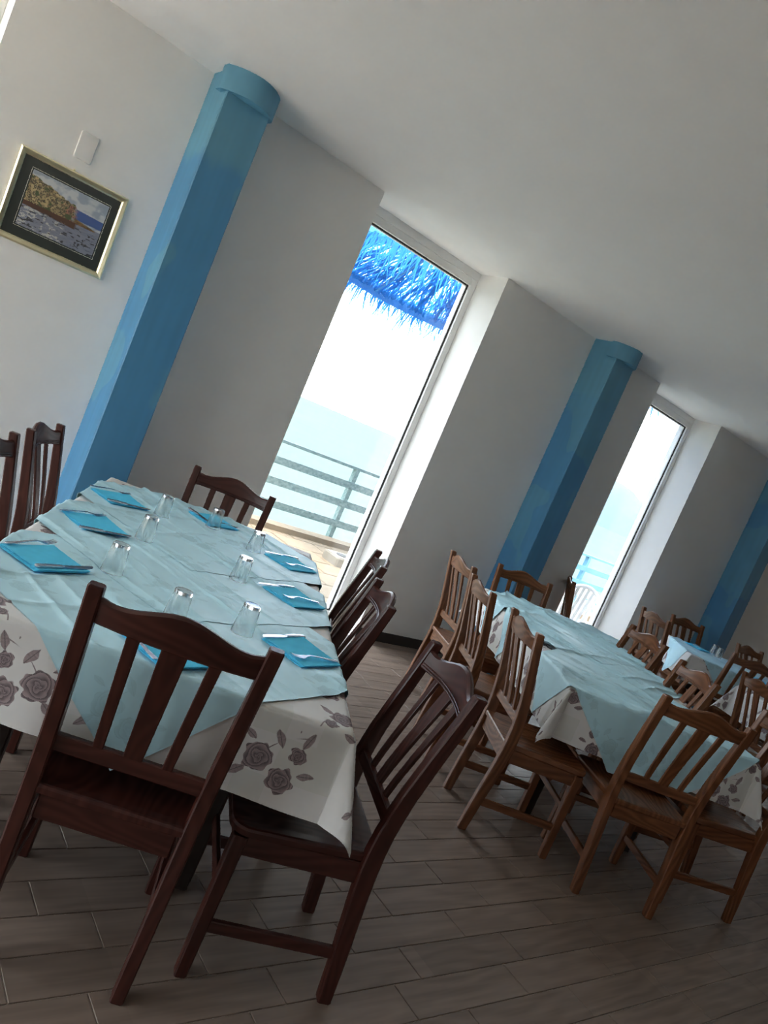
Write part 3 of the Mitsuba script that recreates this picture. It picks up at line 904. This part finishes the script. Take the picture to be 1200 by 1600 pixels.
# third table: two glasses, napkin and knife
for q, lb in (((-.05, .345), 'clear upturned tumbler on the third table, left of the pair'), ((-.03, .24), 'clear upturned tumbler on the third table, right of the pair')):
    lay(T3, 'tumbler', *q, 0, lb, 'upturned glasses on the third table')
lay(T3, 'napkin', .20, -.30, 40, 'folded blue napkin at the near edge of the third table', 'blue napkins on the third table')
lay(T3, 'napkin', -.22, .28, 40, 'folded blue napkin at the far edge of the third table', 'blue napkins on the third table')
lay(T3, 'knife', -.26, .33, ang((-.26, .33), (-.12, .20)), 'bright steel knife near the far edge of the third table', 'knives on the third table', z=ZS + NAP_T)

# ------------------------------------------------------------------ outside: terrace, railing, parasols, furniture, sea, hills
put('terrace', box(-30, 40, YO + .02, 7.55, -6.5, -0.03), 'm_ground')
lab('terrace', 'tan stone terrace outside the windows', 'terrace', kind='structure')
put('ground', box(-30, X0 - .26, -20, YO + .02, -6.5, -0.03), 'm_ground')
lab('ground', 'tan ground beside the building', 'ground', kind='structure')
k = 0
for yy in np.arange(4.75, 7.5, 0.40):
    for xx in np.arange(2.6, 6.0, 0.55):
        o = 0.23 * ((round((yy - 4.75) / .4)) % 2)
        w, h = 0.545 - .01, 0.392 - .006
        m = loft([rect_ring((xx + o + .27, yy + .2, z), (1, 0, 0), (0, 1, 0), w - s, h - s, .012) for z, s in ((-.035, 0), (-.006, 0), (0, .012))])[0]
        put(num('terrace__paving_stone', k), m, 'm_stone', to_world=T().translate([0, 0, float(rng.uniform(-.004, .002))])); k += 1


def railing(i, x0, x1, posts, mat, label):
    key = num('railing', i)
    y = 7.62
    put(key + '__top_rail', bar((x0, y, .955), (x1, y, .955), .07, .035)[0], mat)
    for q, z in enumerate((.735, .495, .235)):
        put(num(key + '__slat', q), bar((x0, y - .03, z), (x1, y - .03, z), .022, .085)[0], mat)
    for q, x in enumerate(posts):
        put(num(key + '__post', q), bar((x, y, -.30), (x, y, .94), .06, .07, (0, 1, 0))[0], mat)
    lab(key, label, 'railing', group='terrace railings')


railing(0, 2.2, 7.7, (3.2, 5.55, 7.6), 'm_rail', 'grey-blue slatted terrace railing seen through the nearest window')
railing(1, 7.8, 13.5, (7.9, 10.55, 13.2), 'm_bluewood', 'blue slatted terrace railing seen through the second window')
put('terrace__curb', bar((-2.0, 7.42, .015), (16.0, 7.42, .015), .24, .09)[0], 'm_stone')
blk = loft([rect_ring((5.05, 6.50, z), (1, 0, 0), (0, 1, 0), w, d, .02) for z, w, d in ((-.03, .40, .30), (.085, .40, .30), (.10, .37, .27))])[0]
put('stone_block__body', blk, 'm_block')
put('stone_block__drain', lathe([(0, 0), (.07, 0), (.07, .004), (0, .004)], 24).apply_transform(trimesh.transformations.translation_matrix((5.00, 6.50, .1005))), 'm_gasket')
lab('stone_block', 'low grey stone block with a dark drain outside the nearest window', 'stone block')


def parasol(i, cx, cy, R, zr, label, n_str):
    key = num('thatch_parasol', i)
    rs = np.random.default_rng(40 + i)
    slope = 0.62
    za = zr + slope * R
    hoop = [(cx + R * math.cos(a), cy + R * math.sin(a), zr) for a in np.linspace(0, 2 * np.pi, 49)]
    band = []
    for a in np.linspace(0, 2 * np.pi, 49):
        c, s = math.cos(a), math.sin(a)
        band.append([(cx + (R - .012) * c, cy + (R - .012) * s, zr - .075), (cx + R * c, cy + R * s, zr - .075), (cx + R * c, cy + R * s, zr + .06), (cx + (R - .012) * c, cy + (R - .012) * s, zr + .06)])
    put(key + '__hoop', loft(band)[0], 'm_bluepaint')
    r2 = [(cx + .55 * R * math.cos(a), cy + .55 * R * math.sin(a), zr + slope * R * .45 - .02) for a in np.linspace(0, 2 * np.pi, 33)]
    put(key + '__inner_hoop', tube(r2, .018, 8), 'm_bluepaint')
    for q, a in enumerate(np.linspace(0, 2 * np.pi, 8, endpoint=False)):
        put(num(key + '__rib', q), bar((cx + .05 * math.cos(a), cy + .05 * math.sin(a), za - .04), (cx + (R - .02) * math.cos(a), cy + (R - .02) * math.sin(a), zr - .01), .03, .04)[0], 'm_bluepaint')
    put(key + '__pole', tube([(cx, cy, -.03), (cx, cy, za + .1)], .045, 14), 'm_bluepaint')
    V, Fc = [], []
    for _ in range(n_str):
        a = rs.uniform(0, 2 * np.pi)
        r0 = R * math.sqrt(rs.uniform(0.002, 1.0)) * 0.99
        ln = rs.uniform(.30, .62)
        lat = rs.normal(0, .35)
        wdt = rs.uniform(.006, .016)
        pts = []
        for t in (0, .4, .75, 1.0):
            rr = r0 + ln * t * .9
            over = max(rr - R, 0)
            r_eff = min(rr, R) + over * .22
            z = zr + slope * (R - min(rr, R)) + .03 - over * (0.75 + .3 * rs.random()) + rs.normal(0, .012)
            aa = a + lat * ln * t / max(r_eff, .3) * .7
            pts.append((cx + r_eff * math.cos(aa), cy + r_eff * math.sin(aa), z, aa, wdt * (1 - .8 * t)))
        b = len(V)
        for x, y, z, aa, w in pts:
            V += [(x - w * math.sin(aa), y + w * math.cos(aa), z), (x + w * math.sin(aa), y - w * math.cos(aa), z)]
        for q in range(3):
            Fc += [(b + 2 * q, b + 2 * q + 1, b + 2 * q + 3), (b + 2 * q, b + 2 * q + 3, b + 2 * q + 2)]
    put(key + '__thatch', trimesh.Trimesh(np.array(V), np.array(Fc), process=False), 'm_thatch')
    lab(key + '__thatch', 'blue thatch strands', kind='stuff')
    lab(key, label, 'parasol')


parasol(0, 5.26, 6.62, 1.74, 3.08, 'bright blue thatched parasol at the top of the nearest window', 5000)
parasol(1, 7.08, 6.50, 1.40, 3.36, 'blue thatched parasol at the top corner of the second window', 2500)


def monobloc(i, x, y, hd, label):
    key = num('plastic_chair', i)
    tw = T().translate([x, y, 0]).rotate([0, 0, 1], hd - 90)
    mt = 'm_white_plastic'
    put(key + '__seat', loft([rect_ring((0, 0, z), (1, 0, 0), (0, 1, 0), w, d, .05) for z, w, d in ((.40, .45, .43), (.415, .46, .44), (.425, .45, .43))])[0], mt, to_world=tw)
    # arched back frame with vertical slats
    arch = [(.26 * math.cos(t), -.21 - .10 * math.sin(t), .42 + .42 * math.sin(t) ** .75) for t in np.linspace(0, math.pi, 25)]
    put(key + '__back_frame', tube(arch, .022, 8), mt, to_world=tw)
    for q, sx in enumerate((-.15, -.09, -.03, .03, .09, .15)):
        zt = .42 + .42 * math.sqrt(max(1 - (sx / .26) ** 2, 0)) ** .75
        put(num(key + '__slat', q), bar((sx * .9, -.20, .415), (sx, -.21 - .10 * (zt - .42) / .42, zt), .036, .010, (0, 1, 0))[0], mt, to_world=tw)
    for q, s in enumerate((-1, 1)):
        put(num(key + '__armrest', q), tube([(s * .26, -.24, .62), (s * .27, -.05, .645), (s * .27, .15, .64), (s * .25, .20, .60)], .024, 8), mt, to_world=tw)
    for q, (sx, sy) in enumerate(((-1, -1), (1, -1), (1, 1), (-1, 1))):
        p1 = (sx * .25, .20, .60) if sy > 0 else (sx * .215, -.20, .41)
        put(num(key + '__leg', q), tube([(sx * .26, sy * .24, -.001), p1], [.018, .026], 8), mt, to_world=tw)
    lab(key, label, 'chair', group='white plastic terrace chairs')


monobloc(0, 7.85, 5.75, 262, 'white plastic armchair with arched slatted back outside the second window')
monobloc(1, 7.05, 5.10, 60, 'white plastic chair low in the second window, before the terrace table')
put('terrace_table__top', loft([rect_ring((7.45, 5.35, z), (1, 0, 0), (0, 1, 0), w, w, .06) for z, w in ((.69, .66), (.70, .70), (.72, .70), (.725, .68))])[0], 'm_white_plastic')
for q, (sx, sy) in enumerate(((-1, -1), (1, -1), (1, 1), (-1, 1))):
    put(num('terrace_table__leg', q), tube([(7.45 + sx * .30, 5.35 + sy * .30, -.001), (7.45 + sx * .27, 5.35 + sy * .27, .70)], [.022, .03], 8), 'm_white_plastic')
lab('terrace_table', 'white plastic table on the terrace outside the second window', 'table')

# sea and hills
gx, gy = np.meshgrid(np.linspace(-9000, 14000, 24), np.linspace(7.4, 9000, 24), indexing='ij')
gi = np.arange(24 * 24).reshape(24, 24)
sea = trimesh.Trimesh(np.stack([gx, gy, 0 * gx - 6.0], -1).reshape(-1, 3), np.concatenate([np.stack([gi[:-1, :-1], gi[1:, :-1], gi[1:, 1:]], -1).reshape(-1, 3), np.stack([gi[:-1, :-1], gi[1:, 1:], gi[:-1, 1:]], -1).reshape(-1, 3)]), process=False)
put('sea', sea, 'm_sea')
lab('sea', 'pale hazy sea beyond the terrace', 'sea', kind='structure')


def ridge(key, az0, az1, dist, prof, seed, label):
    n = 90
    az = np.radians(np.linspace(az0, az1, n))
    h = np.interp(np.degrees(az), [q[0] for q in prof], [dist * math.tan(math.radians(q[1])) for q in prof])
    h = h + 0.03 * dist * 0.1 * (meshkit.fbm(np.c_[np.degrees(az) * 0.9, 0 * az, 0 * az], 4, seed=seed) - .5) * (h > 1)
    rows = []
    for t in np.linspace(0, 1, 9):
        d = dist * (1 + .35 * t)
        z = h * math.sin(math.pi * (0.5 * t + 0.0)) ** .8 if t <= 1 else h
        bump = (meshkit.fbm(np.c_[np.degrees(az), np.full(n, 5 * t), 0 * az], 4, seed=seed + 1) - .5) * h * .25 * math.sin(math.pi * t)
        rows.append(np.c_[d * np.sin(az), d * np.cos(az), np.maximum(z + bump, 0) - 7.0 + 0.0 * az])
    for t in (0.25, .6, 1.0):
        d = dist * (1.35 + .5 * t)
        rows.append(np.c_[d * np.sin(az), d * np.cos(az), h * (1 - t) - 7.0])
    R = np.array(rows); gi = np.arange(R.shape[0] * n).reshape(R.shape[0], n)
    m = trimesh.Trimesh(R.reshape(-1, 3), np.concatenate([np.stack([gi[:-1, :-1], gi[1:, 1:], gi[1:, :-1]], -1).reshape(-1, 3), np.stack([gi[:-1, :-1], gi[:-1, 1:], gi[1:, 1:]], -1).reshape(-1, 3)]), process=False)
    put(key, m, 'm_hill', smooth=True)
    lab(key, label, 'hill', kind='structure')


ridge('hill', 44, 74, 3000, [(44, 0.0), (48, 1.6), (51, 3.3), (53, 4.6), (54.2, 4.5), (56, 3.6), (59, 2.6), (64, 2.2), (74, 0.0)], 5, 'hazy blue headland across the water in the second window')
